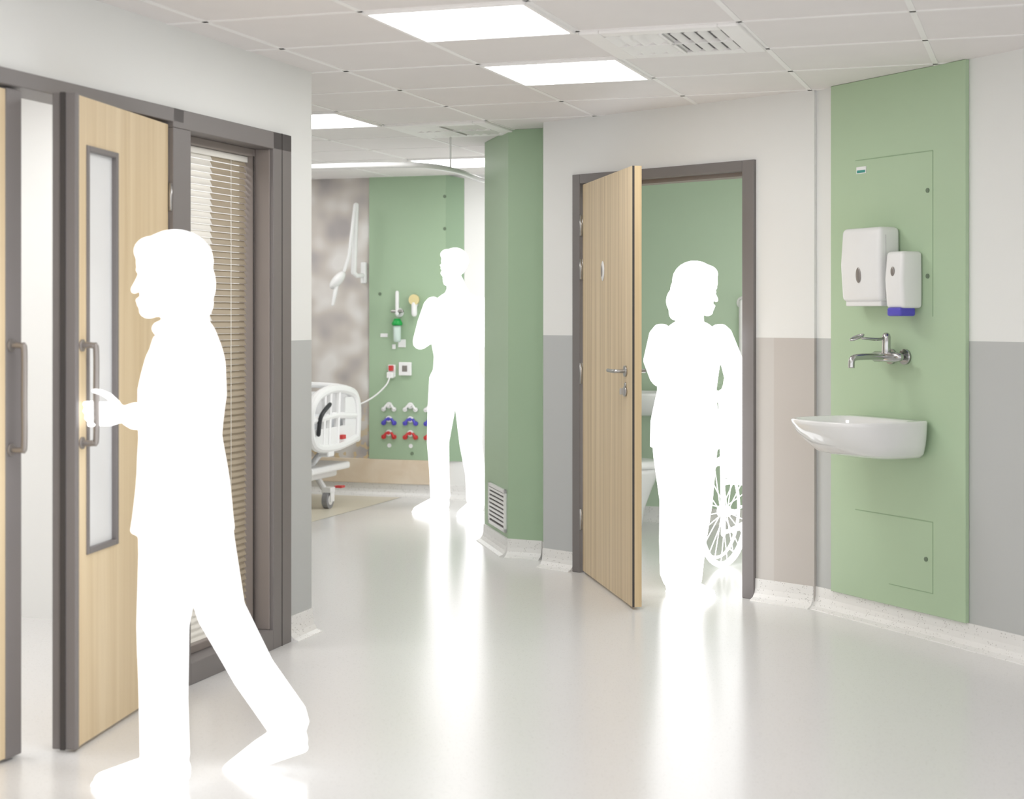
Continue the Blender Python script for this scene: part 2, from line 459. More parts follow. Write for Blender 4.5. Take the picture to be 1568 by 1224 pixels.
meshobj('edge_lipping', bm, wood_mat('oak_lipping', C(205, 178, 138), C(222, 200, 160), 30, .5), r)
bm = bmesh.new(); addbox(bm, 1.077, 1.079, .0, .010, .012, 2.045)
meshobj('edge_seal', bm, m_dark, r)
hx = .955
tube(r, 'handle_rose', [(hx, .001, 1.095), (hx, -.009, 1.095)], .026, m_metal, 20)
tube(r, 'lever', cat([(hx, -.005, 1.095), (hx, -.045, 1.095), (hx-.02, -.056, 1.095), (hx-.13, -.056, 1.095)], 5), .009, m_metal, 10, True)
tube(r, 'lock_rose', [(hx, .001, 1.0), (hx, -.010, 1.0)], .024, m_metal, 20)
tube(r, 'lock_rose_upper', [(hx, .001, 1.03), (hx, -.006, 1.03)], .012, m_metal, 14)
box(r, 'lock_turn', hx-.005, hx+.005, -.03, -.008, .985, 1.015, m_metal, .002)
bm = bmesh.new(); ell(bm, (.477, -.002, 1.577), (.034, .005, .05)); meshobj('door_sign', bm, m_white, r, smooth=True)
bm = bmesh.new(); ell(bm, (.477, -.005, 1.577), (.015, .005, .03)); meshobj('door_sign_symbol', bm, m_handle, r, smooth=True)
for z in (.28, 1.05, 1.6, 1.83):
    tube(r, 'hinge', [(-.002, -.008, z-.055), (-.002, -.008, z+.055)], .009, m_metal, 10)
tube(r, 'handle_rose_in', [(hx, .043, 1.095), (hx, .052, 1.095)], .026, m_metal, 20)
tube(r, 'lever_in', [(hx, .05, 1.095), (hx, .09, 1.095), (hx-.12, .095, 1.095)], .009, m_metal, 10, True)

# ------------------------------------------------------------------ right green panel + fittings
r = root('green_wall_panel', F.x, F.y, TR)
box(r, 'panel_board', 0, .867, 0, .0215, .10, 2.399, m_green, .003)
def line(p, x0, x1, z0, z1, m=m_seam): box(p, 'panel_seam', x0, x1, -.0012, .001, z0, z1, m)
line(r, .175, .675, 2.043, 2.047); line(r, .673, .677, 1.35, 2.045)
line(r, .175, .675, .488, .492); line(r, .673, .677, .19, .49); line(r, .4, .675, .19, .193)
for (x, z) in ((.645, 1.88), (.645, 1.52), (.635, .33)):
    tube(r, 'panel_screw', [(x, .001, z), (x, -.004, z)], .010, m_screw, 16)
box(r, 'panel_label', .185, .25, -.003, 0, 1.985, 2.015, m_white)
box(r, 'panel_label_print', .19, .245, -.004, -.002, 1.988, 2.0, m_teal)

def rbox(p, name, x0, x1, y0, y1, z0, z1, m, top=1.0, bottom=1.0, front=.02, bev=.02):
    bm = bmesh.new(); cx = (x0+x1)/2; hw = (x1-x0)/2
    vs = []
    for (z, s, fy) in ((z0, bottom, front), (z0+(z1-z0)*.5, 1, 0), (z1, top, front)):
        vs.append([bm.verts.new(c) for c in ((cx-hw*s, y0+fy, z), (cx+hw*s, y0+fy, z), (cx+hw*s, y1, z), (cx-hw*s, y1, z))])
    for a, b in zip(vs, vs[1:]):
        for i in range(4): bm.faces.new((a[i], a[(i+1) % 4], b[(i+1) % 4], b[i]))
    bm.faces.new(vs[0]); bm.faces.new(vs[-1])
    return meshobj(name, bm, m, p, bevel=bev, seg=4)
r = root('paper_towel_dispenser', F.x, F.y, TR)
rbox(r, 'cover', .216, .479, -.125, -.001, 1.415, 1.735, m_white, .98, .98, .010, .022)
box(r, 'base_tray', .23, .465, -.10, -.002, 1.395, 1.42, m_white, .006)
ball(r, 'level_window', (.345, -.123, 1.53), (.017, .006, .034), m_handle)
box(r, 'lid_seam', .2155, .4795, -.085, -.083, 1.43, 1.70, mat('seam_grey', C(200, 200, 200), .5))
r = root('soap_dispenser', F.x, F.y, TR)
rbox(r, 'cover', .507, .618, -.12, -.001, 1.385, 1.625, m_white, .96, .98, .010, .016)
ball(r, 'level_window', (.562, -.119, 1.54), (.012, .005, .02), m_handle)
box(r, 'push_bar', .52, .605, -.115, -.03, 1.352, 1.388, m_blue, .008)

r = root('wall_mixer_tap', F.x+RD.x*.51, F.y+RD.y*.51, TR, 1.178)
tube(r, 'wall_flange', [(0, .001, 0), (0, -.014, 0)], .033, m_chrome, 24)
tube(r, 'second_flange', [(-.09, .001, 0), (-.09, -.014, 0)], .033, m_chrome, 24)
tube(r, 'inlet', [(0, -.01, 0), (0, -.06, 0)], .015, m_chrome, 14)
tube(r, 'second_inlet', [(-.09, -.01, 0), (-.09, -.06, 0)], .015, m_chrome, 14)
tube(r, 'mixer_body', [(-.13, -.07, 0), (-.115, -.07, 0), (.02, -.07, 0), (.04, -.07, 0)], [.017, .023, .023, .018], m_chrome, 18, True)
tube(r, 'spout', cat([(-.045, -.07, 0), (-.045, -.14, .002), (-.045, -.23, 0), (-.045, -.255, -.012), (-.045, -.258, -.045)], 5), [.014]*21, m_chrome, 14)
tube(r, 'valve_stem', [(-.045, -.07, .0), (-.045, -.07, .05), (-.045, -.07, .085)], [.02, .018, .019], m_chrome, 16, True)
tube(r, 'lever', cat([(-.045, -.07, .08), (-.045, -.12, .075), (-.055, -.19, .08)], 4), .006, m_chrome, 10, True)
bm = bmesh.new()
torus_bm(bm, (0, 0, 0), .026, .005, 'Z', 24, 8)
bmesh.ops.transform(bm, matrix=M.Translation((-.058, -.218, .084)) @ M.Rotation(.35, 4, 'X') @ M.Diagonal((.75, 1.25, 1, 1)), verts=bm.verts)
meshobj('lever_loop', bm, m_chrome, r, smooth=True)

def basin(name, x, y, th, z, sc=1.0):
    r = root(name, x, y, th, z)
    def ring(bm, y0, y1, w, zz, n=40):
        cy = (y0+y1)/2; hy = (y1-y0)/2; out = []
        for j in range(n):
            a = 2*PI*j/n; ca, sa = math.cos(a), math.sin(a)
            e = 0.82 if sa < 0 else 0.35
            xx = w*math.copysign(abs(ca)**(0.7 if sa < 0 else .35), ca); yy = cy+hy*math.copysign(abs(sa)**e, sa)
            out.append(bm.verts.new((xx*sc, yy*sc, zz)))
        return out
    bm = bmesh.new()
    R_ = [(-.16, -.002, .13, -.160), (-.24, -.002, .18, -.157), (-.30, -.002, .205, -.14), (-.35, -.001, .22, -.10),
          (-.395, -.001, .230, -.055), (-.415, -.001, .234, -.02), (-.42, -.001, .235, -.006), (-.414, -.003, .231, 0),
          (-.398, -.085, .212, -.002), (-.385, -.095, .20, -.02), (-.36, -.11, .18, -.06), (-.31, -.13, .14, -.10), (-.25, -.17, .07, -.118)]
    L_ = [ring(bm, *q) for q in R_]
    for a, b in zip(L_, L_[1:]):
        for j in range(len(a)): bm.faces.new((a[j], a[(j+1) % len(a)], b[(j+1) % len(a)], b[j]))
    bm.faces.new(L_[0]); bm.faces.new(L_[-1])
    meshobj('bowl', bm, m_ceram, r, smooth=True)
    tube(r, 'waste', [(0, -.21*sc, -.118), (0, -.21*sc, -.112)], .02*sc, m_chrome, 16)
    return r
b0 = F+RD*.445
basin('wash_basin', b0.x, b0.y, TR, .915, 1.10)

# ------------------------------------------------------------------ back bay wall
r = root('green_bedhead_panel', BK.x, BK.y, GA)
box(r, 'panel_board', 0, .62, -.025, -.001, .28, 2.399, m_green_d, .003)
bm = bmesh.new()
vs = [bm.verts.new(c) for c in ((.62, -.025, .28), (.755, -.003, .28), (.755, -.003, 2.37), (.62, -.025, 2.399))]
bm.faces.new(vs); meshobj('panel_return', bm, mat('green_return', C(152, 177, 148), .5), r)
for (x, z) in ((.61, 2.24), (.61, 2.0), (.09, 1.52), (.35, .33)):
    tube(r, 'panel_screw', [(x, -.0255, z), (x, -.03, z)], .012, m_screw, 12)
r = root('trim_1', BK.x, BK.y, GA)
box(r, 'wood_skirting', -2.3, .62, -.03, -.001, .10, .28, m_skirtwood, .003)
r = root('mural_wallcovering', BK.x, BK.y, GA)
box(r, 'mural_sheet', -2.35, 0, -.008, -.001, .28, 2.399, m_mural)

r = root('oxygen_flowmeter', BK.x+Bv.x*.25, BK.y+Bv.y*.25, GA)
tube(r, 'mount_plate', [(0, -.0255, 1.38), (0, -.04, 1.38)], .035, m_white, 16)
tube(r, 'mount', [(0, -.03, 1.38), (0, -.07, 1.38)], .015, m_metal)
tube(r, 'flow_tube', [(0, -.075, 1.37), (0, -.075, 1.53)], .014, m_white, 12, True)
tube(r, 'control_knob', [(-.04, -.075, 1.39), (.04, -.075, 1.39)], .012, m_metal, 12, True)
tube(r, 'green_collar', [(0, -.075, 1.335), (0, -.075, 1.30), (0, -.075, 1.285)], [.022, .042, .038], m_greenp, 18)
tube(r, 'bottle', [(0, -.075, 1.29), (0, -.075, 1.17), (0, -.075, 1.16)], [.03, .028, .02], mat('clear_bottle', C(205, 222, 214), .15), 18)
r = root('suction_regulator', BK.x+Bv.x*.385, BK.y+Bv.y*.385, GA)
tube(r, 'mount', [(0, -.0255, 1.44), (0, -.07, 1.44)], .018, m_white)
tube(r, 'gauge', [(0, -.06, 1.475), (0, -.085, 1.475)], .04, m_yellow, 20)
tube(r, 'regulator_body', [(0, -.07, 1.44), (0, -.07, 1.37)], .022, m_white, 14, True)
r = root('wall_socket', BK.x+Bv.x*.3, BK.y+Bv.y*.3, GA)
box(r, 'faceplate', -.05, .05, -.05, -.0255, .91, 1.01, m_white, .006)
box(r, 'socket_slots', -.02, .02, -.052, -.049, .94, .985, m_handle)
r = root('electric_plug', BK.x+Bv.x*.188, BK.y+Bv.y*.188, GA)
box(r, 'socket_plate', -.03, .03, -.035, -.0255, .90, .99, m_white, .004)
box(r, 'red_plug', -.016, .016, -.06, -.03, .945, .985, m_red, .005)
box(r, 'white_plug', -.025, .025, -.075, -.03, .89, .935, m_white, .006)
tube(r, 'power_cable', cat([(0, -.07, .90), (-.02, -.09, .84), (-.09, -.14, .76), (-.18, -.22, .70), (-.27, -.38, .67)], 6), .006, m_white, 8)
r = root('small_wall_switches', BK.x, BK.y, GA)
for (x, z, wd, hh) in ((.125, 1.21, .03, .014), (.205, 1.125, .014, .018), (.27, 1.15, .03, .03)):
    box(r, 'switch_plate', x-wd, x+wd, -.034, -.0255, z-hh, z+hh, m_white, .003)
r = root('medical_gas_outlets', BK.x, BK.y, GA)
for cx in (.167, .34, .507):
    for (z, mm_) in ((.675, m_white), (.572, m_blue), (.468, m_red)):
        tube(r, 'outlet_ring', [(cx, -.0255, z+.012), (cx, -.04, z+.012)], .024, m_white, 16)
        tube(r, 'outlet_core', [(cx, -.04, z+.012), (cx, -.055, z+.012)], .013, mm_, 12)
        for dx in (-.042, .042):
            tube(r, 'outlet_nipple', [(cx+dx*.5, -.036, z+.01), (cx+dx, -.044, z-.016)], .010, mm_, 10, True)
            tube(r, 'outlet_base', [(cx+dx, -.0255, z-.018), (cx+dx, -.045, z-.018)], .017, mm_, 12)
    tube(r, 'blank_cap', [(cx, -.0255, .385), (cx, -.03, .385)], .016, m_white, 16)

# exam lamp
r = root('wall_examination_lamp', BK.x, BK.y, GA)
box(r, 'wall_bracket', -.06, -.02, -.05, -.009, 1.60, 1.76, m_white, .008)
tube(r, 'lower_arm', [(-.04, -.04, 1.66), (-.055, -.13, 1.655), (-.07, -.15, 1.68)], .018, m_white, 12, True)
tube(r, 'spring_arm', [(-.07, -.15, 1.68), (-.035, -.18, 2.18)], [.022, .019], m_white, 12, True)
tube(r, 'drop_arm', [(-.035, -.20, 2.18), (-.075, -.22, 1.80), (-.11, -.23, 1.69)], [.014, .013, .012], m_white, 12, True)
bm = bmesh.new(); ell(bm, (0, 0, 0), (.085, .075, .038))
bmesh.ops.transform(bm, matrix=M.Translation((-.155, -.25, 1.62)) @ M.Rotation(.5, 4, 'X') @ M.Rotation(-.75, 4, 'Y'), verts=bm.verts)
meshobj('lamp_head', bm, m_white, r, smooth=True)
tube(r, 'lamp_grip', [(-.15, -.27, 1.60), (-.175, -.29, 1.44)], [.018, .012], m_white, 12, True)

# bed
r = root('hospital_bed', -1.56, 11.72, GA)
box(r, 'mattress', -.42, .42, -2.0, -.05, .50, .64, mat('mattress_cover', C(226, 229, 232), .6), .05, 4)
box(r, 'bed_deck', -.43, .43, -2.02, -.03, .44, .50, m_white, .01)
for y in (.0, -2.08):
    bm = bmesh.new(); tube_bm(bm, cat([(-.46, y, .46), (-.46, y, .74), (-.36, y, .83), (0, y, .85), (.36, y, .83), (.46, y, .74), (.46, y, .46)], 5), .022, None, 10)
    addbox(bm, -.44, .44, y-.012, y+.012, .50, .80)
    meshobj('end_board', bm, m_white, r, smooth=False)
for sx in (-1, 1):
    X = .50*sx
    for (ya, yb) in ((-.12, -.86), (-1.05, -1.75)):
        bm = bmesh.new(); ym = (ya+yb)/2
        tube_bm(bm, cat([(X, ya, .48), (X, ya+.01, .66), (X, ya-.06, .80), (X, ym, .845), (X, yb+.10, .80), (X, yb-.01, .68), (X, yb+.04, .48), (X, ym, .44), (X, ya, .48)], 6), .032, None, 10)
        tube_bm(bm, [(X, ya-.02, .64), (X, ym, .66), (X, yb+.02, .64)], .024, None, 8)
        addbox(bm, X-.012, X+.012, yb+.05, ya-.03, .45, .58)
        addbox(bm, X-.010, X+.010, ya-.20, ya-.02, .56, .78)
        for yy in (ym+.04, ym-.10, yb+.18): tube_bm(bm, [(X, yy, .46), (X, yy+.03, .82)], .022, None, 8)
        meshobj('side_rail', bm, m_white, r, smooth=False)
        tube(r, 'rail_grip', cat([(X+.03*sx, yb+.06, .55), (X+.03*sx, yb+.10, .67), (X+.03*sx, yb+.24, .745)], 5), .015, m_black, 8, True)
        box(r, 'rail_release', min(X-.02*sx, X+.035*sx), max(X-.02*sx, X+.035*sx), ya-.30, ya-.24, .49, .52, m_red, .004)
box(r, 'rail_link', .44, .52, -.62, -.52, .38, .44, m_white, .01)
box(r, 'underframe', -.36, .36, -1.95, -.12, .20, .28, m_white, .02)
box(r, 'underframe_cover', -.30, .46, -.75, -.12, .26, .31, m_white, .015)
for y in (-.45, -1.6): box(r, 'lift_column', -.10, .10, y-.09, y+.09, .27, .45, mat('lift_col', C(215, 217, 219), .4), .01)
for y in (-.5, -1.6):
    for sx in (-1, 1): tube(r, 'lift_arm', [(.34*sx, y-.1, .27), (.40*sx, y+.12, .45)], .022, m_white, 10)
for sx in (-1, 1):
    for y in (-.42, -1.8):
        x = .42*sx; bm = bmesh.new()
        tube_bm(bm, [(x-.02, y, .062), (x+.02, y, .062)], .060, None, 24, False); meshobj('castor_wheel', bm, mat('castor_grey', C(140, 140, 142), .5), r)
        bm = bmesh.new(); tube_bm(bm, [(x-.024, y, .062), (x+.024, y, .062)], .035, None, 20, False); meshobj('castor_hub', bm, m_white, r)
        bm = bmesh.new(); addbox(bm, x-.034, x+.034, y-.03, y+.05, .115, .15); addbox(bm, x-.034, x-.026, y-.02, y+.04, .05, .12); addbox(bm, x+.026, x+.034, y-.02, y+.04, .05, .12)
        tube_bm(bm, [(x-.04*sx, y+.02, .14), (x-.10*sx, y+.03, .22)], .022, None, 10)
        meshobj('castor_fork', bm, m_white, r)
box(r, 'brake_pedal', .44, .50, -.36, -.30, .14, .155, m_red, .003)

# curtain track
r = root('curtain_track', 0, 0)
tp = cat([(-2.6, 9.52, 2.2), (-1.8, 9.27, 2.2), (-1.11, 9.02, 2.2), (-.72, 8.92, 2.2), (-.48, 8.98, 2.2), (-.32, 9.30, 2.2), (-.20, 9.85, 2.2), (-.06, 10.3, 2.2)], 8)
tube(r, 'track_rail', tp, .016, m_white, 10)
for i in (4, 38):
    tube(r, 'drop_rod', [tp[i], (tp[i].x, tp[i].y, 2.40)], .005, m_white, 8)

# ------------------------------------------------------------------ bathroom fittings
pb = bb0 + Bv*.80
basin('hand_basin', pb.x, pb.y, GA, .865, .95)
def toilet(x, y, th):
    r = root('toilet', x, y, th)
    bm = bmesh.new()
    def ring(x0, x1, w, z, n=32):
        cx = (x0+x1)/2; hx_ = (x1-x0)/2
        return [bm.verts.new((cx+hx_*math.cos(2*PI*j/n), w*math.copysign(abs(math.sin(2*PI*j/n))**.85, math.sin(2*PI*j/n)), z)) for j in range(n)]
    Ls = [ring(.16, .58, .13, 0), ring(.16, .58, .125, .03), ring(.15, .60, .12, .15), ring(.12, .65, .15, .28), ring(.08, .69, .18, .37), ring(.06, .70, .185, .40), ring(.12, .66, .14, .40), ring(.2, .6, .10, .30)]
    for a, b in zip(Ls, Ls[1:]):
        for j in range(len(a)): bm.faces.new((a[j], a[(j+1) % 32], b[(j+1) % 32], b[j]))
    bm.faces.new(Ls[0]); bm.faces.new(Ls[-1]); meshobj('pan', bm, m_ceram, r, smooth=True)
    bm = bmesh.new(); Ls = [ring(.07, .70, .188, .402), ring(.065, .705, .192, .42), ring(.07, .70, .188, .445), ring(.1, .67, .16, .452)]
    for a, b in zip(Ls, Ls[1:]):
        for j in range(32): bm.faces.new((a[j], a[(j+1) % 32], b[(j+1) % 32], b[j]))
    bm.faces.new(Ls[0]); bm.faces.new(Ls[-1]); meshobj('seat_and_lid', bm, m_white, r, smooth=True)
    box(r, 'cistern', .0, .16, -.19, .19, .42, .80, m_ceram, .025, 4)
    box(r, 'cistern_lid', -.0, .17, -.2, .2, .79, .82, m_ceram, .01)
    tube(r, 'flush_button', [(.08, 0, .818), (.08, 0, .826)], .02, m_chrome, 16)
    return r
toilet(.26, 10.16, GA)
r = root('grab_rail', bb0.x+Bv.x*1.43, bb0.y+Bv.y*1.43, GA)
for z in (1.44, .82):
    tube(r, 'rail_flange', [(0, .0, z), (0, -.012, z)], .042, m_white, 20)
tube(r, 'rail_tube', cat([(0, -.005, 1.44), (0, -.05, 1.44), (0, -.068, 1.42), (0, -.07, 1.13), (0, -.068, .84), (0, -.05, .82), (0, -.005, .82)], 4), .017, m_white, 12)

# ------------------------------------------------------------------ wheelchair
CH = (1.41, 8.45); CY = math.radians(56)
r = root('wheelchair', CH[0], CH[1], CY)
bm = bmesh.new()
for s in (-1, 1):
    y = .29*s; c = (-.05, y, .302)
    torus_bm(bm, c, .285, .017, 'Y', 48, 8)
    torus_bm(bm, (-.05, y+.035*s, .302), .25, .008, 'Y', 48, 6)
    tube_bm(bm, [(-.05, y-.03, .302), (-.05, y+.03, .302)], .028, None, 14, False)
    for i in range(22):
        a = 2*PI*i/22; a2 = a+.28*(1 if i % 2 else -1)
        tube_bm(bm, [(-.05+.024*math.cos(a2), y+.015*(1 if i % 2 else -1), .302+.024*math.sin(a2)), (-.05+.282*math.cos(a), y, .302+.282*math.sin(a))], .0028, None, 5, False)
    for i in range(6):
        a = 2*PI*i/6
        tube_bm(bm, [(-.05+.25*math.cos(a), y+.035*s, .302+.25*math.sin(a)), (-.05+.28*math.cos(a), y, .302+.28*math.sin(a))], .004, None, 5, False)
    y2 = .22*s
    tube_bm(bm, cat([(-.36, y2, .93), (-.27, y2, .935), (-.235, y2, .91), (-.215, y2, .7), (-.20, y2, .20)], 4), .013, None, 10)
    tube_bm(bm, [(-.37, y2, .93), (-.28, y2, .935)], .019, None, 12)
    tube_bm(bm, cat([(-.21, y2, .70), (.12, y2, .70), (.18, y2, .67), (.2, y2, .5)], 4), .012, None, 10)
    tube_bm(bm, [(-.2, y2, .47), (.28, y2, .47), (.34, y2, .42), (.42, y2, .16)], .013, None, 10)
    tube_bm(bm, [(-.2, y2, .21), (.30, y2, .21), (.30, y2, .46)], .012, None, 10)
    tube_bm(bm, [(-.05, y2, .302), (-.05, .28*s, .302)], .014, None, 10)
    torus_bm(bm, (.30, y2, .085), .068, .017, 'Y', 28, 8)
    tube_bm(bm, [(.30, y2-.02, .085), (.30, y2+.02, .085)], .02, None, 12, False)
    tube_bm(bm, [(.30, y2+.026, .085), (.31, y2+.02, .19), (.31, y2, .22)], .009, None, 8)
    addbox(bm, .40, .56, min(.04*s, .2*s), max(.04*s, .2*s), .12, .135)
    addbox(bm, -.16, .14, y2-.03 if s > 0 else y2-.02, y2+.02 if s > 0 else y2+.03, .71, .735)
tube_bm(bm, [(-.15, -.2, .22), (.15, .2, .46)], .011, None, 8); tube_bm(bm, [(-.15, .2, .22), (.15, -.2, .46)], .011, None, 8)
addbox(bm, -.2, .24, -.215, .215, .465, .49)
addbox(bm, -.235, -.21, -.215, .215, .50, .90)
meshobj('chair_frame', bm, m_glow, r)

# ------------------------------------------------------------------ people
def head(bm, c, yaw=0, pitch=0, s=1.0, hair='short'):
    R = M.Rotation(yaw, 3, 'Z') @ M.Rotation(pitch, 3, 'Y'); c = V(c)
    def e(p, rr, Rx=None): ell(bm, c+R@(V(p)*s), [q*s for q in rr], R if Rx is None else R@Rx)
    e((-.012, 0, .03), (.095, .074, .088)); e((.022, 0, -.028), (.062, .057, .082))
    e((.058, 0, -.092), (.028, .03, .022)); e((.03, 0, -.08), (.055, .05, .03))
    e((.072, 0, .022), (.017, .048, .012)); e((.083, 0, -.062), (.012, .021, .007)); e((.080, 0, -.075), (.012, .019, .007))
    for k in (-1, 1):
        e((.070, .029*k, .002), (.013, .014, .010)); e((-.005, .074*k, -.01), (.018, .011, .03)); e((.055, .038*k, -.03), (.02, .018, .02))
    tube_bm(bm, [c+R@(V(p)*s) for p in ((.078, 0, .012), (.090, 0, -.015), (.097, 0, -.032))], [.007*s, .009*s, .012*s], None, 10)
    if hair == 'bob':
        e((-.018, 0, .042), (.108, .088, .092)); e((-.048, 0, -.02), (.082, .085, .10)); e((-.06, 0, -.075), (.062, .074, .055))
        e((.045, 0, .075), (.05, .062, .042))
    elif hair == 'short':
        e((-.018, 0, .045), (.10, .080, .086)); e((.045, 0, .09), (.04, .055, .035))
    elif hair == 'bun':
        e((-.018, 0, .045), (.112, .09, .098)); e((.035, 0, .085), (.055, .066, .045)); e((-.085, 0, .0), (.05, .06, .06)); e((-.110, .0, -.055), (.042, .045, .06)); e((-.105, 0, -.105), (.03, .032, .045))
def hand(bm, w, xd, zd, thumb=1, curl=.5, s=1.0):
    x = V(xd).normalized(); z = V(zd); z = (z-x*z.dot(x)).normalized(); y = z.cross(x)
    w = V(w)
    def P(p): return w + (x*p[0]+y*p[1]*thumb+z*p[2])*s
    tube_bm(bm, [P((-.03, 0, 0)), P((0, 0, 0)), P((.04, 0, -.002)), P((.085, 0, -.002))], [(.026*s, .020*s), (.027*s, .018*s), (.040*s, .016*s), (.040*s, .013*s)], y, 14)
    for (yy, Ln, cc) in ((.033, .072, .9), (.011, .080, 1.0), (-.011, .074, 1.05), (-.032, .058, 1.15)):
        p = V((.084, yy, -.002)); a = 0; pts = [P(p)]
        for seg, k in ((.45, .55), (.30, 1.0), (.25, .75)):
            a += curl*cc*k; p = p+V((math.cos(a), yy*.12, -math.sin(a)))*Ln*seg; pts.append(P(p))
        tube_bm(bm, pts, [.0092*s, .0088*s, .008*s, .0068*s], y, 8)
    p = V((.018, .030, -.006)); pts = [P(p)]
    for seg, dd in ((.036, V((.62, .72, -.3))), (.03, V((.8, .5, -.45*curl-.1))), (.024, V((.9, .25, -.6*curl-.1)))):
        p = p+dd.normalized()*seg; pts.append(P(p))
    tube_bm(bm, pts, [.013*s, .0115*s, .0095*s, .008*s], y, 8)
def shoe(bm, ax, ay, sole, yaw=0, pitch=0, s=1.0):
    mm = M.Translation((ax, ay, sole)) @ M.Rotation(yaw, 4, 'Z') @ M.Translation((.12*s, 0, 0)) @ M.Rotation(pitch, 4, 'Y') @ M.Translation((-.12*s, 0, 0))
    b2 = bmesh.new()
    tube_bm(b2, [V(p)*s for p in ((-.035, 0, .045), (.02, 0, .048), (.08, 0, .040), (.14, 0, .028), (.185, 0, .020))], [(.032*s, .045*s), (.036*s, .048*s), (.042*s, .038*s), (.045*s, .028*s), (.036*s, .020*s)], (0, 1, 0), 14)
    tube_bm(b2, [V(p)*s for p in ((-.05, 0, .008), (.03, 0, .008), (.13, 0, .008), (.205, 0, .008))], [(.03*s, .008*s), (.036*s, .008*s), (.047*s, .008*s), (.03*s, .008*s)], (0, 1, 0), 14)
    tube_bm(b2, [V(p)*s for p in ((0, 0, .06), (-.005, 0, .14))], [.042*s, .045*s], (0, 1, 0), 12)
    bmesh.ops.transform(b2, matrix=mm, verts=b2.verts)
    me = bpy.data.meshes.new('t'); b2.to_mesh(me); b2.free(); bm.from_mesh(me); bpy.data.meshes.remove(me)
def interp(v, sub):
    out = []
    for i in range(len(v)-1):
        for j in range(sub):
            t = j/sub; out.append((v[i][0]*(1-t)+v[i+1][0]*t, v[i][1]*(1-t)+v[i+1][1]*t))
    out.append(v[-1]); return out
def torso(bm, rings, flat=False):
    tube_bm(bm, cat([(q[0], q[1], q[2]) for q in rings], 3), interp([(q[4], q[3]) for q in rings], 3), (0, 1, 0), 24, dome=not flat)
def limb(bm, pts, rad): tube_bm(bm, pts, rad, (0, 1, 0), 14)
def person(name, x, y, yaw, bm, z=0):
    o = meshobj(name, bm, m_glow, loc=(x, y, z), th=yaw)
    md = o.modifiers.new('remesh', 'REMESH'); md.mode = 'VOXEL'; md.voxel_size = .0048; md.use_smooth_shade = True
    sm = o.modifiers.new('smooth', 'SMOOTH'); sm.factor = .5; sm.iterations = 3
    return o

# --- walking woman, local +x = direction she faces
bm = bmesh.new()
torso(bm, [(-.019, 0, .725, .148, .19), (-.02, 0, .86, .132, .182), (-.012, 0, 1.0, .117, .160), (-.018, 0, 1.13, .125, .175), (-.028, 0, 1.225, .110, .185), (-.03, 0, 1.285, .089, .14), (-.028, 0, 1.325, .072, .075)], True)
torso(bm, [(-.025, 0, 1.29, .080, .075), (-.026, 0, 1.345, .068, .062), (-.02, 0, 1.40, .060, .052)])
ell(bm, (.045, 0, 1.315), (.025, .045, .022))
head(bm, (.022, 0, 1.465), 0, .03, 1.04, 'bob')
limb(bm, [(-.012, .085, .84), (.0, .085, .66), (.022, .08, .46), (.020, .08, .25), (.016, .08, .085)], [.102, .089, .074, .069, .070])
shoe(bm, .01, .08, 0, 0, 0, 1.02)
limb(bm, [(-.035, -.08, .84), (-.07, -.085, .66), (-.115, -.09, .47), (-.21, -.095, .29), (-.31, -.10, .145)], [.099, .087, .072, .065, .065])
shoe(bm, -.325, -.10, .0, 0, .32, 1.0)
limb(bm, [(-.02, -.165, 1.255), (.0, -.205, 1.15), (.035, -.235, 1.035)], [.062, .054, .048])
limb(bm, [(.035, -.235, 1.035), (.13, -.285, 1.035), (.225, -.335, 1.043)], [.048, .040, .032])
limb(bm, [(.15, -.30, 1.037), (.20, -.32, 1.04)], [.043, .043])
hand(bm, (.238, -.342, 1.045), (1, -.05, 0), (0, -1, 0), 1, 1.15, 1.0)
limb(bm, [(-.02, .165, 1.255), (-.035, .195, 1.13), (-.035, .205, 1.01)], [.062, .054, .047])
limb(bm, [(-.035, .205, 1.01), (-.01, .21, .90), (.0, .205, .80)], [.047, .041, .034])
hand(bm, (.0, .205, .785), (.05, 0, -1), (0, 1, 0), 1, .35, .98)
person('woman_walking', -.980, 4.65, PI, bm)

# --- standing man, arms folded
bm = bmesh.new()
torso(bm, [(0, 0, .86, .13, .19), (0, 0, .96, .125, .18), (0, 0, 1.08, .122, .172), (.01, 0, 1.24, .132, .20), (0, 0, 1.38, .125, .22), (-.01, 0, 1.46, .095, .185), (-.01, 0, 1.515, .07, .09)])
torso(bm, [(-.01, 0, 1.48, .07, .075), (0, 0, 1.545, .064, .066), (.01, 0, 1.59, .058, .06)])
head(bm, (.03, 0, 1.685), -.1, .08, 1.06, 'short')
for k, fy in ((-1, -.15), (1, .17)):
    limb(bm, [(0, .10*k, .92), (.01, .125*k, .70), (.02, .145*k, .48), (.0, fy, .27), (-.01, fy, .10)], [.11, .096, .078, .07, .07])
    shoe(bm, -.01, fy, 0, .18*k, 0, 1.12)
    limb(bm, [(0, .205*k, 1.42), (.03, .245*k, 1.30), (.08, .255*k, 1.175)], [.07, .062, .054])
limb(bm, [(.08, -.255, 1.175), (.17, -.12, 1.20), (.19, .04, 1.235)], [.054, .048, .034])
hand(bm, (.19, .06, 1.24), (-.15, 1, .1), (1, .1, .1), 1, .4, 1.05)
limb(bm, [(.08, .255, 1.175), (.20, .13, 1.18), (.235, -.03, 1.20)], [.054, .048, .034])
hand(bm, (.235, -.05, 1.205), (-.3, -1, .12), (1, -.1, .1), -1, .4, 1.05)
person('man_standing', -.385, 10.97, math.radians(-127), bm)

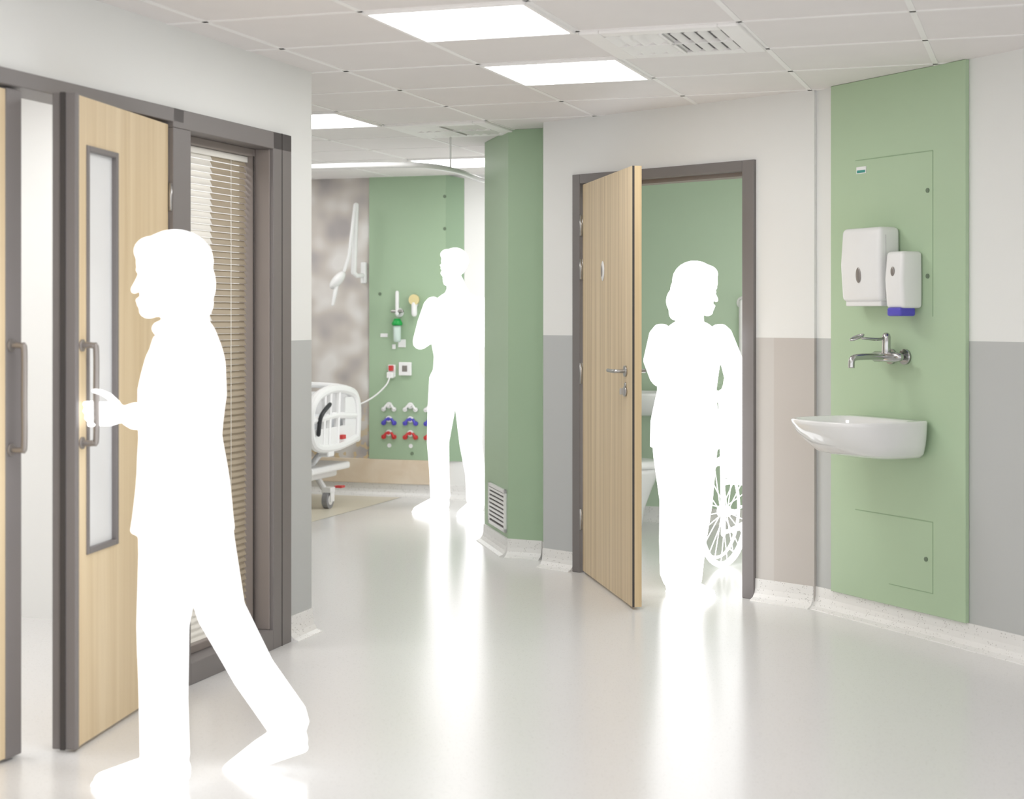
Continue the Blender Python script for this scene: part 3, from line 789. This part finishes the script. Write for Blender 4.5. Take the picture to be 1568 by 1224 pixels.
# --- nurse pushing the wheelchair
bm = bmesh.new()
torso(bm, [(-.01, 0, .715, .135, .185), (-.01, 0, .84, .133, .182), (0, 0, .98, .112, .155), (.02, 0, 1.12, .115, .165), (.035, 0, 1.22, .105, .18), (.045, 0, 1.285, .085, .14), (.055, 0, 1.325, .06, .07)], True)
torso(bm, [(.045, 0, 1.29, .065, .065), (.055, 0, 1.345, .055, .055), (.065, 0, 1.40, .05, .05)])
head(bm, (.085, -.01, 1.475), math.radians(-35), .10, 1.03, 'bun')
limb(bm, [(-.01, .085, .84), (.0, .085, .66), (.03, .085, .45), (.02, .085, .25), (.03, .085, .09)], [.10, .09, .078, .074, .076])
shoe(bm, .03, .085, 0, .05, 0, 1.0)
limb(bm, [(-.01, -.085, .84), (-.03, -.085, .66), (-.04, -.085, .46), (-.09, -.085, .27), (-.13, -.085, .10)], [.10, .09, .078, .074, .076])
shoe(bm, -.13, -.085, 0.0, -.05, .05, 1.0)
limb(bm, [(.035, .17, 1.255), (.08, .245, 1.13), (.16, .27, 1.045)], [.062, .055, .048])
limb(bm, [(.16, .27, 1.045), (.30, .25, 1.0), (.485, .222, .965)], [.048, .042, .032])
hand(bm, (.50, .217, .962), (1, -.1, -.12), (0, .15, 1), -1, 1.0, .98)
limb(bm, [(.035, -.17, 1.255), (.12, -.18, 1.14), (.21, -.14, 1.05)], [.062, .055, .048])
limb(bm, [(.21, -.14, 1.05), (.33, -.05, 1.02), (.455, .04, .99)], [.048, .042, .032])
hand(bm, (.47, .05, .985), (1, .4, -.15), (0, 0, 1), 1, .9, .98)
person('nurse', .845, 7.72, math.radians(50), bm)

# --- seated patient
bm = bmesh.new()
torso(bm, [(-.06, 0, .56, .11, .17), (-.07, 0, .70, .115, .17), (-.07, 0, .86, .12, .18), (-.06, 0, 1.0, .12, .205), (-.05, 0, 1.09, .10, .185), (-.04, 0, 1.14, .065, .08)])
torso(bm, [(-.04, 0, 1.10, .062, .062), (-.02, 0, 1.16, .054, .054), (-.01, 0, 1.20, .05, .05)])
head(bm, (.02, 0, 1.275), 0, .2, .98, 'short')
for k in (-1, 1):
    limb(bm, [(-.05, .09*k, .57), (.15, .10*k, .58), (.36, .10*k, .565)], [.09, .078, .062])
    limb(bm, [(.36, .10*k, .565), (.40, .10*k, .40), (.43, .11*k, .22)], [.062, .056, .048])
    shoe(bm, .43, .11*k, .137, 0, 0, .9)
    limb(bm, [(-.05, .19*k, 1.07), (-.08, .24*k, .93), (-.07, .245*k, .80)], [.062, .055, .048])
    limb(bm, [(-.07, .245*k, .80), (.03, .24*k, .785), (.13, .225*k, .78)], [.046, .04, .03])
    hand(bm, (.135, .225*k, .778), (1, 0, -.1), (0, 0, 1), -k, .6, .95)
person('patient_seated', CH[0], CH[1], CY, bm)

# ------------------------------------------------------------------ world + camera
wd = bpy.data.worlds.new('World'); S.world = wd; wd.use_nodes = True
bg = wd.node_tree.nodes['Background']; bg.inputs[0].default_value = (1, 1, 1, 1); bg.inputs[1].default_value = 1.55
cam = bpy.data.cameras.new('camera'); co = bpy.data.objects.new('camera', cam); link(co)
co.location = (0, 0, 1.35); co.rotation_euler = (PI/2, 0, 0)
cam.sensor_fit = 'HORIZONTAL'; cam.sensor_width = 36; cam.lens = 36*2438/1568
cam.shift_y = -(612-485)/1568; cam.clip_start = .05
cam.dof.use_dof = True; cam.dof.focus_distance = 7.6; cam.dof.aperture_fstop = 3.2
S.camera = co
S.view_settings.view_transform = 'Standard'
S.view_settings.exposure = 0
